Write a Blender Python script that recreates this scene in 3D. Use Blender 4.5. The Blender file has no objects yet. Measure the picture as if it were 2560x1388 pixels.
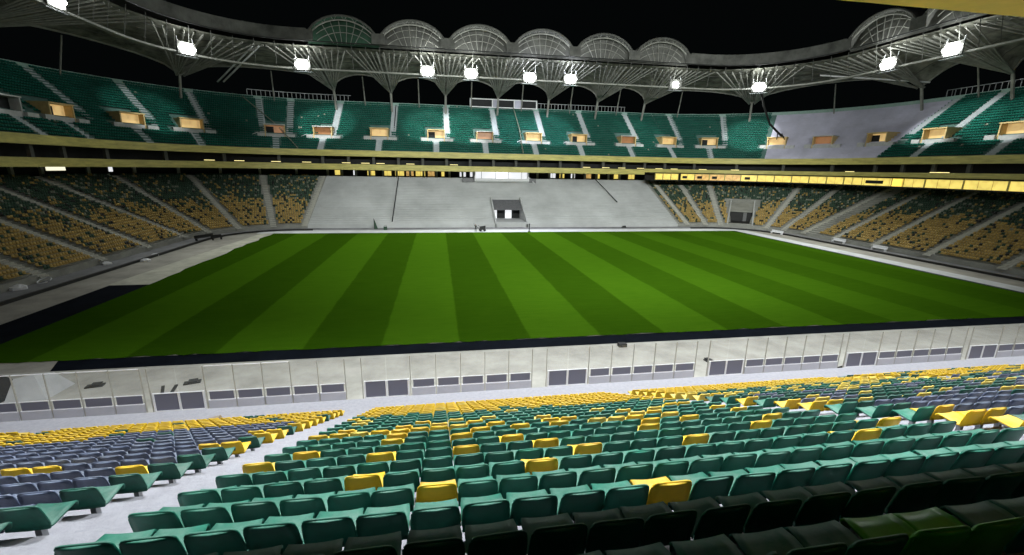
import bpy, math, random
import numpy as np
from mathutils import Matrix, Vector
rnd = random.Random(7)
PI = math.pi
scene = bpy.context.scene
COL = scene.collection

# ------------------------------------------------------------------ camera, world, exposure
def make_camera():
    f, cx, cy = 1100.0, 1280.0, 694.0
    pitch, roll, yaw = math.radians(13.897), math.radians(1.019), math.radians(9.633)
    fw = Vector((math.sin(yaw)*math.cos(pitch), math.cos(yaw)*math.cos(pitch), -math.sin(pitch)))
    r = Vector((math.cos(yaw), -math.sin(yaw), 0)); u = r.cross(fw)
    r2 = math.cos(roll)*r + math.sin(roll)*u
    u2 = -math.sin(roll)*r + math.cos(roll)*u
    cam = bpy.data.cameras.new('camera'); co = bpy.data.objects.new('camera', cam); COL.objects.link(co)
    cam.sensor_width = 36; cam.lens = 36*f/2560; cam.clip_end = 3000; cam.clip_start = .05
    m = Matrix((r2, u2, -fw)).transposed().to_4x4(); m.translation = (0, 0, 15)
    co.matrix_world = m; scene.camera = co
    return co, r2, u2, fw
CAM, CR, CU, CF = make_camera()
def project(p):
    v = Vector(p)-Vector((0, 0, 15)); d = v.dot(CF)
    if d < .3: return None
    return 1280+1100*v.dot(CR)/d, 694-1100*v.dot(CU)/d, d

world = bpy.data.worlds.new('World'); scene.world = world; world.use_nodes = True
bg = world.node_tree.nodes['Background']; bg.inputs[0].default_value = (.55, .75, .8, 1); bg.inputs[1].default_value = .0022
scene.view_settings.view_transform = 'Standard'; scene.view_settings.look = 'None'
scene.view_settings.gamma = 1; scene.view_settings.use_curve_mapping = False
scene.view_settings.exposure = 0.0
# night lighting levels (watts)
W_GLOW, W_FAR, W_NEAR = 3600, 30000, 36000

# ------------------------------------------------------------------ ring on which the whole bowl is set out
def ring(s, d=0.):
    R = 18.; L = 76.; A = PI/2*R; F = 104.
    if s < L: return (-50-d, 20+s), (-1., 0.)
    s -= L
    if s < A:
        a = PI-s/R; c, e = math.cos(a), math.sin(a); return (-32+(R+d)*c, 96+(R+d)*e), (c, e)
    s -= A
    if s < F: return (-32+s, 114+d), (0., 1.)
    s -= F
    if s < A:
        a = PI/2-s/R; c, e = math.cos(a), math.sin(a); return (72+(R+d)*c, 96+(R+d)*e), (c, e)
    s -= A
    return (90+d, 96-s), (1., 0.)
def scale_at(s, d):
    return (18+d)/18 if (76 < s < 104.27 or 208.27 < s < 236.55) else 1.
def P(s, d, z):
    (x, y), _ = ring(s, d); return (x, y, z)
def stations(a, b, extra=()):
    ks = {a, b} | {e for e in extra if a < e < b} | {k for k in (76., 104.27, 208.27, 236.55) if a < k < b}
    for c0 in (76., 208.27):
        for i in range(1, 14):
            k = c0+28.27*i/14
            if a < k < b: ks.add(k)
    k = math.ceil(a/8)*8.
    while k < b:
        if not (76 < k < 104.27 or 208.27 < k < 236.55): ks.add(k)
        k += 8
    return sorted(ks)

# ------------------------------------------------------------------ materials
def mat(name, col, rough=.6, var=.15, scale=3., bump=.0, metal=0., col2=None, spec=.5, bscale=None, coord='Object', streak=None):
    m = bpy.data.materials.new(name); m.use_nodes = True; nt = m.node_tree; N = nt.nodes; Lk = nt.links
    b = N['Principled BSDF']; b.inputs['Roughness'].default_value = rough; b.inputs['Metallic'].default_value = metal
    b.inputs['Specular IOR Level'].default_value = spec
    tc = N.new('ShaderNodeTexCoord'); src = tc.outputs[coord]
    if coord == 'World':
        pass
    if streak:
        mp = N.new('ShaderNodeMapping'); mp.inputs['Scale'].default_value = streak; Lk.new(src, mp.inputs[0]); src = mp.outputs[0]
    n = N.new('ShaderNodeTexNoise'); n.inputs['Scale'].default_value = scale; n.inputs['Detail'].default_value = 6; n.inputs['Roughness'].default_value = .65
    Lk.new(src, n.inputs['Vector'])
    r = N.new('ShaderNodeValToRGB'); Lk.new(n.outputs['Fac'], r.inputs[0])
    a = [max(0, c*(1-var)) for c in col]; z = [min(1, c*(1+var)) for c in (col2 or col)]
    r.color_ramp.elements[0].position = .32; r.color_ramp.elements[1].position = .68
    r.color_ramp.elements[0].color = (*a, 1); r.color_ramp.elements[1].color = (*z, 1)
    Lk.new(r.outputs[0], b.inputs['Base Color'])
    if bump:
        n2 = N.new('ShaderNodeTexNoise'); n2.inputs['Scale'].default_value = bscale or scale*6; n2.inputs['Detail'].default_value = 4
        Lk.new(tc.outputs[coord], n2.inputs['Vector'])
        bp = N.new('ShaderNodeBump'); bp.inputs['Strength'].default_value = bump; bp.inputs['Distance'].default_value = .03
        Lk.new(n2.outputs['Fac'], bp.inputs['Height']); Lk.new(bp.outputs[0], b.inputs['Normal'])
    return m
def emis(name, col, strength, var=.0, scale=2.):
    m = bpy.data.materials.new(name); m.use_nodes = True; nt = m.node_tree; N = nt.nodes
    b = N['Principled BSDF']; b.inputs['Base Color'].default_value = (*[c*.5 for c in col], 1); b.inputs['Roughness'].default_value = .4
    b.inputs['Emission Strength'].default_value = strength
    if var:
        tc = N.new('ShaderNodeTexCoord'); n = N.new('ShaderNodeTexNoise'); n.inputs['Scale'].default_value = scale
        nt.links.new(tc.outputs['Object'], n.inputs['Vector'])
        r = N.new('ShaderNodeValToRGB'); nt.links.new(n.outputs['Fac'], r.inputs[0])
        r.color_ramp.elements[0].position = .35; r.color_ramp.elements[1].position = .62
        r.color_ramp.elements[0].color = (*[c*(1-var) for c in col], 1); r.color_ramp.elements[1].color = (*col, 1)
        nt.links.new(r.outputs[0], b.inputs['Emission Color'])
    else: b.inputs['Emission Color'].default_value = (*col, 1)
    return m
def glass(name, col, alpha, rough=.1):
    m = bpy.data.materials.new(name); m.use_nodes = True; nt = m.node_tree; N = nt.nodes
    b = N['Principled BSDF']; b.inputs['Base Color'].default_value = (*col, 1); b.inputs['Roughness'].default_value = rough
    b.inputs['Alpha'].default_value = alpha
    return m
M = {}
M['green'] = mat('green_plastic', (.004, .18, .112), .5, .14, 5, .05, spec=.4, bscale=60)
M['green_b'] = mat('green_plastic_faded', (.014, .21, .135), .5, .2, 5, .05, spec=.4, bscale=60)
M['green_d'] = mat('green_plastic_dusty', (.006, .12, .078), .55, .25, 7, .05, bscale=60)
M['yellow'] = mat('yellow_plastic', (.95, .6, .014), .5, .08, 5, .05, spec=.3, bscale=60)
M['yellow_b'] = mat('yellow_plastic_pale', (.95, .68, .09), .5, .1, 5, .05, spec=.3, bscale=60)
M['slate'] = mat('slate_film_covered_plastic', (.13, .16, .25), .3, .25, 6, .1, bscale=50)
M['green_lit'] = mat('green_plastic_lit', (.08, .42, .02), .35, .12, 5)  # green plastic with yellow light painted into its colour
M['far_yellow'] = mat('ochre_plastic', (.44, .31, .11), .6, .3, .8, spec=.1)
M['far_green'] = mat('dark_green_plastic', (.05, .09, .062), .6, .4, .8, spec=.1)
M['far_pale'] = mat('pale_wrapped_plastic', (.26, .28, .22), .5, .3, 2, spec=.2)
M['far_black'] = mat('black_shell', (.012, .014, .012), .5, .2, 2)
M['up_green'] = mat('upper_green_plastic', (.008, .115, .082), .6, .25, .35, spec=.1)
M['conc_u'] = mat('tier_concrete_under_seats', (.08, .16, .14), .85, .2, .4, .2)
M['conc_d'] = mat('dim_concrete', (.3, .3, .27), .85, .2, .4, .2)
M['steel'] = mat('galvanised_steel', (.35, .36, .37), .4, .1, 4, metal=.6)
M['conc'] = mat('concrete', (.42, .42, .42), .85, .16, .5, .3, bscale=9)
M['conc_w'] = mat('pale_bare_concrete', (.49, .5, .5), .85, .16, .12, .2, bscale=9)
M['conc_l'] = mat('lilac_grey_concrete', (.52, .51, .62), .85, .15, .2, .2)
M['conc_near'] = mat('near_concrete', (.32, .32, .35), .8, .1, 5, .4, bscale=14)
M['aisle'] = mat('aisle_concrete', (.46, .45, .4), .8, .15, 1.5, .2)
M['aisle_u'] = mat('upper_aisle_concrete', (.42, .46, .48), .8, .15, 1.5, .2)
M['parapet'] = mat('white_parapet_paint', (.46, .46, .51), .6, .07, 1.5, .1)
M['ochre'] = mat('ochre_fascia_paint', (.52, .46, .135), .5, .25, .35, streak=(1, 1, 6))
M['gold'] = mat('gold_fascia_paint', (.75, .5, .04), .5, .2, .5)
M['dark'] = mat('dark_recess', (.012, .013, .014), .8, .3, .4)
M['roofm'] = mat('dark_roof_membrane', (.12, .12, .112), .8, .4, .3, .3, spec=.1, bscale=2)
M['roofg'] = mat('green_roof_membrane', (.04, .085, .058), .8, .35, .4, .3, spec=.1, bscale=2)
M['under'] = mat('grey_roof_lining', (.21, .21, .18), .8, .6, .35, .4, spec=.1, bscale=1.5)
M['truss'] = mat('grey_truss_paint', (.27, .27, .245), .6, .2, 1., spec=.2)
M['trussd'] = mat('dark_truss_paint', (.1, .1, .092), .6, .2, 1., spec=.2)
M['beige'] = mat('pale_concrete_apron', (.37, .36, .315), .85, .2, .35, .2, bscale=7, col2=(.4, .39, .35))
M['dirt'] = mat('dusty_gravel_path', (.3, .285, .25), .95, .28, .25, .5, bscale=5)
M['walk'] = mat('grey_walkway', (.2, .2, .21), .9, .3, .3, .3, bscale=6)
M['white_path'] = mat('white_edge_path', (.55, .56, .57), .8, .15, .4, .2)
M['tarp'] = mat('black_tarp', (.005, .007, .011), .95, .3, .5, .5, spec=.02, bscale=3)
M['black'] = mat('black_rubber', (.01, .01, .01), .6, .3, 2)
M['asphalt'] = mat('asphalt', (.05, .05, .05), .9, .2, .2)
M['smoke'] = glass('smoked_panel', (.13, .13, .17), 1., .35)
M['clear'] = glass('clear_panel', (.5, .52, .5), .05, .4)
M['white'] = mat('white_paint', (.75, .75, .77), .5, .06, 2)
M['w_win'] = emis('lit_room_warm', (.9, .7, .16), 1.1, .3, .9)
M['w_win2'] = emis('lit_room_orange', (1., .62, .2), .7, .5, 1.2)
M['w_white'] = emis('lit_room_white', (.95, .97, 1.), .95, .15, .4)
M['w_strip'] = emis('strip_lamp', (1., .85, .35), 1.6)
M['lens'] = emis('floodlight_lens', (.95, 1., .98), 45)
M['vom'] = mat('vomitory_warm_paint', (.62, .45, .2), .6, .15, 1.)
M['vomw'] = mat('vomitory_pale_wall', (.5, .5, .5), .7, .15, 1.)
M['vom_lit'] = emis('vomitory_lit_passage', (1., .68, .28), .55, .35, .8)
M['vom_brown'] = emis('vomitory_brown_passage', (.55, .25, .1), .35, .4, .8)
M['skin'] = mat('skin', (.35, .2, .13), .6, .1, 5)
M['cloth'] = mat('dark_work_clothes', (.02, .022, .02), .8, .2, 8)

# ------------------------------------------------------------------ object helpers
for key in ('green', 'green_b', 'green_d', 'yellow', 'yellow_b', 'slate'):
    nt = M[key].node_tree; b_ = nt.nodes['Principled BSDF']; lk = b_.inputs['Base Color'].links[0]; src = lk.from_socket
    oi = nt.nodes.new('ShaderNodeObjectInfo'); mr_ = nt.nodes.new('ShaderNodeMapRange'); mr_.inputs[3].default_value = .8; mr_.inputs[4].default_value = 1.12
    nt.links.new(oi.outputs['Random'], mr_.inputs[0])
    # soft dust patches; up-facing pans also lightened in colour to look lit
    ge = nt.nodes.new('ShaderNodeNewGeometry'); dn = nt.nodes.new('ShaderNodeTexNoise'); dn.inputs['Scale'].default_value = 2.2; dn.inputs['Detail'].default_value = 7; dn.inputs['Roughness'].default_value = .7
    nt.links.new(ge.outputs['Position'], dn.inputs['Vector'])
    sp = nt.nodes.new('ShaderNodeSeparateXYZ'); nt.links.new(ge.outputs['Normal'], sp.inputs[0])
    up = nt.nodes.new('ShaderNodeMapRange'); up.inputs[1].default_value = .3; up.inputs[2].default_value = 1; nt.links.new(sp.outputs[2], up.inputs[0])
    dm = nt.nodes.new('ShaderNodeMapRange'); dm.inputs[1].default_value = .35; dm.inputs[2].default_value = .75; dm.inputs[3].default_value = .03; dm.inputs[4].default_value = .42; nt.links.new(dn.outputs['Fac'], dm.inputs[0])
    mu = nt.nodes.new('ShaderNodeMath'); mu.operation = 'MULTIPLY'; nt.links.new(up.outputs[0], mu.inputs[0]); nt.links.new(dm.outputs[0], mu.inputs[1])
    vm = nt.nodes.new('ShaderNodeVectorMath'); vm.operation = 'SCALE'; nt.links.new(src, vm.inputs[0]); nt.links.new(mr_.outputs[0], vm.inputs['Scale'])
    mx = nt.nodes.new('ShaderNodeMix'); mx.data_type = 'RGBA'; nt.links.new(mu.outputs[0], mx.inputs[0]); nt.links.new(vm.outputs[0], mx.inputs[6]); mx.inputs[7].default_value = (.42, .47, .43, 1)
    nt.links.new(mx.outputs[2], b_.inputs['Base Color'])
class MB:
    def __init__(s): s.v = []; s.f = []; s.m = []
    def quad(s, a, b, c, d, mi=0):
        n = len(s.v); s.v += [a, b, c, d]; s.f.append((n, n+1, n+2, n+3)); s.m.append(mi)
    def poly(s, pts, mi=0):
        n = len(s.v); s.v += list(pts); s.f.append(tuple(range(n, n+len(pts)))); s.m.append(mi)
    def box(s, x0, x1, y0, y1, z0, z1, mi=0, T=None):
        c = [(x0, y0, z0), (x1, y0, z0), (x1, y1, z0), (x0, y1, z0), (x0, y0, z1), (x1, y0, z1), (x1, y1, z1), (x0, y1, z1)]
        if T: c = [T(*q) for q in c]
        n = len(s.v); s.v += c
        for q in ((0, 3, 2, 1), (4, 5, 6, 7), (0, 1, 5, 4), (1, 2, 6, 5), (2, 3, 7, 6), (3, 0, 4, 7)):
            s.f.append(tuple(n+i for i in q)); s.m.append(mi)
    def hexa(s, lo, hi, mi=0):
        n = len(s.v); s.v += list(lo)+list(hi)
        for q in ((0, 3, 2, 1), (4, 5, 6, 7), (0, 1, 5, 4), (1, 2, 6, 5), (2, 3, 7, 6), (3, 0, 4, 7)):
            s.f.append(tuple(n+i for i in q)); s.m.append(mi)
    def tube(s, pts, r, k=6, mi=0):
        pts = [Vector(p) for p in pts]; rings = []
        for i, p in enumerate(pts):
            t = (pts[min(i+1, len(pts)-1)]-pts[max(i-1, 0)]).normalized()
            ref = Vector((0, 0, 1)) if abs(t.z) < .9 else Vector((1, 0, 0))
            a = t.cross(ref).normalized(); b = t.cross(a)
            rings.append([tuple(p+a*(r*math.cos(2*PI*j/k))+b*(r*math.sin(2*PI*j/k))) for j in range(k)])
        n = len(s.v)
        for q in rings: s.v += q
        for i in range(len(rings)-1):
            for j in range(k):
                s.f.append((n+i*k+j, n+i*k+(j+1) % k, n+(i+1)*k+(j+1) % k, n+(i+1)*k+j)); s.m.append(mi)
        s.f.append(tuple(n+j for j in range(k))[::-1]); s.m.append(mi)
        s.f.append(tuple(n+(len(rings)-1)*k+j for j in range(k))); s.m.append(mi)
    def mesh(s, name, mats):
        me = bpy.data.meshes.new(name); me.from_pydata(s.v, [], s.f)
        for m in (mats if isinstance(mats, (list, tuple)) else [mats]): me.materials.append(m)
        if any(s.m): me.polygons.foreach_set('material_index', s.m)
        me.update(); return me
def obj(name, me, parent=None, loc=None, rot=None):
    o = bpy.data.objects.new(name, me); COL.objects.link(o)
    if parent: o.parent = parent
    if loc: o.location = loc
    if rot is not None: o.rotation_euler = rot if hasattr(rot, '__len__') else (0, 0, rot)
    return o
def build(name, mb, mats, parent=None, loc=None, rot=None): return obj(name, mb.mesh(name, mats), parent, loc, rot)
def tag(o, label=None, cat=None, group=None, kind=None):
    if label: o['label'] = label
    if cat: o['category'] = cat
    if group: o['group'] = group
    if kind: o['kind'] = kind
    return o
def thing(name, label, cat, loc=(0, 0, 0), rot=0, group=None):
    return tag(obj(name, None, None, loc, rot), label, cat, group)
def struct(name, mb, m): return tag(build(name, mb, m), kind='structure')
def copy(o, parent, loc=None, rot=None):
    c = o.copy(); COL.objects.link(c); c.parent = parent
    if loc is not None: c.location = loc
    if rot is not None: c.rotation_euler = (0, 0, rot)
    return c
def smooth(o):
    for p in o.data.polygons: p.use_smooth = True
ORD = ['first', 'second', 'third', 'fourth', 'fifth', 'sixth', 'seventh', 'eighth', 'ninth', 'tenth', 'eleventh', 'twelfth', 'thirteenth',
       'fourteenth', 'fifteenth', 'sixteenth', 'seventeenth', 'eighteenth', 'nineteenth', 'twentieth', 'twenty-first', 'twenty-second', 'twenty-third',
       'twenty-fourth', 'twenty-fifth', 'twenty-sixth', 'twenty-seventh', 'twenty-eighth', 'twenty-ninth', 'thirtieth', 'thirty-first', 'thirty-second', 'thirty-third', 'thirty-fourth', 'thirty-fifth', 'thirty-sixth']
def frame(s, d=0., z=0.):
    """local x = along the ring (rightwards seen from the pitch), local y = outwards"""
    (x, y), (nx, ny) = ring(s, d); return (x, y, z), math.atan2(ny, nx)-PI/2

# ------------------------------------------------------------------ ground and pitch
b = MB(); b.quad((-600, -400, -.6), (600, -400, -.6), (600, 900, -.6), (-600, 900, -.6)); struct('ground', b, M['asphalt'])
b = MB(); b.quad((-52, 22, -.012), (92, 22, -.012), (92, 116, -.012), (-52, 116, -.012)); struct('inner_ground', b, M['dirt'])
b = MB(); b.quad((-50, 23.1, -.004), (88, 23.1, -.004), (88, 34.7, -.004), (-50, 34.7, -.004)); struct('concrete_apron', b, M['beige'])
b = MB(); b.quad((-28.3, 34.7, .002), (88, 34.7, .002), (82, 36.7, .002), (-29.2, 36.7, .002))
b.quad((-40.6, 38., .002), (-36.2, 38., .002), (-36.2, 60.4, .002), (-40.6, 60.4, .002)); struct('black_drain_strip', b, M['tarp'])
b = MB(); b.quad((-40, 105.1, .004), (88, 105.1, .004), (88, 110, .004), (-40, 110, .004))
b.quad((77.4, 36.7, .004), (81., 36.7, .004), (81., 105.1, .004), (77.4, 105.1, .004)); struct('white_path', b, M['white_path'])
b = MB(); b.quad((-41, 60.5, .003), (-36.2, 60.5, .003), (-36.2, 105, .003), (-39, 105, .003)); struct('pale_path', b, mat('pale_sand_path', (.42, .41, .34), .9, .25, .4, .3))
b = MB()
st = stations(18, 300)
for a, c in zip(st, st[1:]):
    b.quad(P(a, -4, .006), P(c, -4, .006), P(c, 0, .006), P(a, 0, .006))
struct('walkway', b, M['walk'])
# black kerb rail
for lo_, hi_, lab in ((18, 107, 'long black kerb rail running along the foot of the left stand'), (204, 300, 'long black kerb rail running along the foot of the right stand')):
  b = MB(); st2 = stations(lo_, hi_)
  for a, c in zip(st2, st2[1:]):
    b.hexa([P(a, -4.3, 0), P(c, -4.3, 0), P(c, -3.95, 0), P(a, -3.95, 0)], [P(a, -4.3, .35), P(c, -4.3, .35), P(c, -3.95, .35), P(a, -3.95, .35)])
  tag(build('kerb_rail', b, M['black']), lab, 'kerb rail')
# grass
def grass_material():
    m = bpy.data.materials.new('striped_turf'); m.use_nodes = True; nt = m.node_tree; N = nt.nodes; Lk = nt.links
    bs = N['Principled BSDF']; bs.inputs['Roughness'].default_value = .75; bs.inputs['Specular IOR Level'].default_value = .0
    tc = N.new('ShaderNodeTexCoord'); sx = N.new('ShaderNodeSeparateXYZ'); Lk.new(tc.outputs['Object'], sx.inputs[0])
    def mth(op, *a):
        n = N.new('ShaderNodeMath'); n.operation = op
        for i, q in enumerate(a):
            if isinstance(q, (int, float)): n.inputs[i].default_value = q
            else: Lk.new(q, n.inputs[i])
        return n.outputs[0]
    nz = N.new('ShaderNodeTexNoise'); nz.inputs['Scale'].default_value = .35; nz.inputs['Detail'].default_value = 5; Lk.new(tc.outputs['Object'], nz.inputs['Vector'])
    w = mth('MULTIPLY', mth('SUBTRACT', nz.outputs['Fac'], .5), .35)
    x = mth('ADD', mth('ADD', sx.outputs[0], w), 131-1.5+6.55*0)          # boundaries at 1.5 + 6.55 k
    t = mth('MULTIPLY', mth('MODULO', x, 13.1), 1/13.1)
    # triangle -> soft square
    tri = mth('ABSOLUTE', mth('SUBTRACT', t, .5))                         # 0 mid .. .5 ends
    sm = N.new('ShaderNodeMapRange'); sm.interpolation_type = 'SMOOTHSTEP'; Lk.new(mth('ABSOLUTE', mth('SUBTRACT', tri, .25)), sm.inputs[0])
    s1 = N.new('ShaderNodeMapRange'); s1.interpolation_type = 'SMOOTHSTEP'; s1.inputs[1].default_value = .49; s1.inputs[2].default_value = .51
    Lk.new(t, s1.inputs[0])
    s2 = N.new('ShaderNodeMapRange'); s2.interpolation_type = 'SMOOTHSTEP'; s2.inputs[1].default_value = .0; s2.inputs[2].default_value = .02
    Lk.new(t, s2.inputs[0])
    fac = mth('SUBTRACT', 1.0, mth('MULTIPLY', s2.outputs[0], mth('SUBTRACT', 1.0, s1.outputs[0])))   # 1 = light band
    n2 = N.new('ShaderNodeTexNoise'); n2.inputs['Scale'].default_value = 1.3; n2.inputs['Detail'].default_value = 10; n2.inputs['Roughness'].default_value = .7
    mp = N.new('ShaderNodeMapping'); mp.inputs['Scale'].default_value = (.25, 1.6, 1); Lk.new(tc.outputs['Object'], mp.inputs[0]); Lk.new(mp.outputs[0], n2.inputs['Vector'])
    def mix(f, a, c):
        n = N.new('ShaderNodeMix'); n.data_type = 'RGBA'
        if isinstance(f, float): n.inputs[0].default_value = f
        else: Lk.new(f, n.inputs[0])
        for k, q in ((6, a), (7, c)):
            if isinstance(q, tuple): n.inputs[k].default_value = (*q, 1)
            else: Lk.new(q, n.inputs[k])
        return n.outputs[2]
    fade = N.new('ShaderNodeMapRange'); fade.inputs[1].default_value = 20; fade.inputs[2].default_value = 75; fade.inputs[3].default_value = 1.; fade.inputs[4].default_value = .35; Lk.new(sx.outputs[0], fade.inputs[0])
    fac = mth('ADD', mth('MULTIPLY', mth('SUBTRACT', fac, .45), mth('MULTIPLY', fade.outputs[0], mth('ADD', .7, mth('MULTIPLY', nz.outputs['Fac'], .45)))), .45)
    light = mix(n2.outputs['Fac'], (.028, .086, .003), (.06, .132, .006))
    dark = mix(n2.outputs['Fac'], (.012, .045, .0015), (.034, .076, .003))
    c = mix(fac, dark, light)
    n3 = N.new('ShaderNodeTexNoise'); n3.inputs['Scale'].default_value = .05; n3.inputs['Detail'].default_value = 3; Lk.new(tc.outputs['Object'], n3.inputs['Vector'])
    c = mix(mth('MULTIPLY', n3.outputs['Fac'], .28), c, (.03, .085, .003))
    Lk.new(c, bs.inputs['Base Color'])
    bn = N.new('ShaderNodeTexNoise'); bn.inputs['Scale'].default_value = 9; Lk.new(tc.outputs['Object'], bn.inputs['Vector'])
    bp = N.new('ShaderNodeBump'); bp.inputs['Strength'].default_value = .6; bp.inputs['Distance'].default_value = .05
    Lk.new(bn.outputs['Fac'], bp.inputs['Height']); Lk.new(bp.outputs[0], bs.inputs['Normal'])
    return m
b = MB()
xs = np.linspace(-36.3, 76.6, 150); left = [(x, 36.7+rnd.uniform(-.16, .12)) for x in xs]; top = [(x, 105.05) for x in xs[::-1]]
ys = np.linspace(60, 105, 20)
pts = [(x, y, .03) for x, y in left]+[(76.6, y, .03) for y in np.linspace(40, 104, 10)]+[(x, y, .03) for x, y in top]+[(-36.3+rnd.uniform(-.35, .35), y, .03) for y in ys[::-1][1:-1]]
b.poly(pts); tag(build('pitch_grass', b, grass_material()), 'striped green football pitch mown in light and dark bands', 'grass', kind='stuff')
b = MB(); b.box(76.61, 77.4, 36.7, 105, 0, .05); struct('turf_gutter', b, mat('dark_turf_gutter', (.006, .02, .006), .9, .3, 1))

# ------------------------------------------------------------------ terraces
T_ = .8
ZL = lambda r: .9+.385*r          # floor height of lower row r (d = .8 r)
ZU = lambda r: 19.0+.61*r         # floor of upper row r (d = 15+.8 r)
def s_far(x): return 104.27+(x+32)
TUNNELS = [(s_far(15.), s_far(23.), 14), (217.6, 222.0, 14)]
def terrace(a, b_, rows, zf, d0, tunnels=(), mi=0, tb=0):
    mb = MB(); ex = [q for t in tunnels for q in t[:2]]
    st = stations(a, b_, ex)
    for p, q in zip(st, st[1:]):
        mid = (p+q)/2; r0 = 0
        for t in tunnels:
            if t[0] <= mid <= t[1]: r0 = t[2]
        for r in range(r0, rows):
            d = d0+T_*r; z = zf(r); zb = zf(r-1) if r > r0 or r0 > 0 else (0 if tb == 0 else zf(0)-tb)
            mb.quad(P(p, d, zb), P(q, d, zb), P(q, d, z), P(p, d, z))
            mb.quad(P(p, d, z), P(q, d, z), P(q, d+T_, z), P(p, d+T_, z))
        d = d0+T_*rows; z = zf(rows-1)
        mb.quad(P(p, d, z), P(q, d, z), P(q, d, z-2), P(p, d, z-2))
        mb.quad(P(p, d, z-2), P(q, d, z-2), P(q, d0+T_*r0, zf(r0)-1.2), P(p, d0+T_*r0, zf(r0)-1.2))
    return mb
lower_left = thing('lower_stand', 'left lower stand with dark green and ochre seats curving into the corner', 'stand')
lower_far = thing('lower_stand', 'pale bare concrete lower stand without seats across the far side', 'stand')
lower_right = thing('lower_stand', 'right lower stand with ochre front rows below the lit boxes', 'stand')
build('terrace', terrace(14, 104.8, 30, ZL, 0), M['conc_d'], lower_left)
build('terrace', terrace(104.8, 202.5, 30, ZL, 0, TUNNELS[:1]), M['conc_w'], lower_far)
build('terrace', terrace(202.5, 300, 30, ZL, 0, TUNNELS[1:]), M['conc_d'], lower_right)
# aisles of the lower bowl : stepped strip in a local frame, shared mesh
def aisle_mesh(name, w, rows, rise, z0, m, r_lo=0):
    mb = MB()
    for r in range(r_lo, rows):
        z = z0+rise*r
        mb.box(-w/2, w/2, .8*r-.02, .8*r+.82, z-rise, z+.03)
        mb.box(-w/2, w/2, .8*r-.32, .8*r-.02, z-rise, z-rise*.5+.03)
    return mb.mesh(name, m)
am = aisle_mesh('aisle_steps', 1.25, 30, .385, .9, M['aisle'])
AL = [22, 33, 43.5, 54, 65, 76.5, 83.2, 90, 97.3, 104.1]
AR = [205.3, 210.8, 215, 226.5, 231, 236.6, 245.5, 255, 265.5, 277, 288]
for s in AL: l, r = frame(s); obj('aisle_steps', am, lower_left, l, r)
for s in AR: l, r = frame(s); obj('aisle_steps', am, lower_right, l, r)
# tunnels
def tunnel(s0, s1, parent, slab, lit):
    w = (s1-s0)*scale_at((s0+s1)/2, 6); l, r = frame((s0+s1)/2)
    def T(n, mb, m): return build(n, mb, m, parent, l, r)
    mb = MB()
    for sx in (-1, 1):
        x0, x1 = sorted((sx*w/2, sx*(w/2+.35)))
        n = [(x0, 0, 0), (x1, 0, 0), (x1, 11.3, 0), (x0, 11.3, 0)]
        mb = MB(); mb.hexa(n, [(x0, 0, 1.6), (x1, 0, 1.6), (x1, 11.3, 7.2), (x0, 11.3, 7.2)])
        T('side_wall', mb, M['conc_w'])
    mb = MB(); mb.box(-w/2, w/2, 0, 11.3, 0, 1.25); T('ramp', mb, M['conc_w'] if lit else M['conc_d'])
    mb = MB(); mb.hexa([(-w/2, 6.6, 3.9), (w/2, 6.6, 3.9), (w/2, 11.3, 5.7), (-w/2, 11.3, 5.7)], [(-w/2, 6.6, 4.15), (w/2, 6.6, 4.15), (w/2, 11.3, 6.4), (-w/2, 11.3, 6.4)])
    T('tunnel_roof', mb, slab)
    by = 11. if lit else 7.3
    mb = MB(); mb.box(-w/2, w/2, by, by+.3, 1.25, 6.0 if lit else 4.); T('back_wall', mb, M['black'])
    if not lit:
        mb = MB(); mb.box(-w/2+.05, w/2-.05, .4, 7.2, 1.26, 1.3); T('shade_floor', mb, M['black'])  # black sheet over the ramp paints in the tunnel opening's shade
    if lit:
        for x0, x1 in ((-3.9, -2.6), (-.2, 1.6)):
            mb = MB(); mb.box(x0, x1, 10.2, 10.5, 1.25, 4.7); T('white_pillar', mb, M['w_white'])
        for x0, x1 in ((-2.4, -.5), (1.8, 3.6)):
            mb = MB(); mb.box(x0, x1, 10.6, 10.8, 1.25, 4.5); T('door', mb, M['dark'])
    else:
        mb = MB(); mb.box(.6, 1.5, 7.1, 7.25, 1.3, 3.8); T('door', mb, mat('grey_door', (.16, .16, .16)))
tunnel(TUNNELS[0][0], TUNNELS[0][1], lower_far, mat('dark_slab', (.13, .13, .14), .8, .2, 2), True)
tunnel(TUNNELS[1][0], TUNNELS[1][1], lower_right, M['conc_d'], False)

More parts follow.
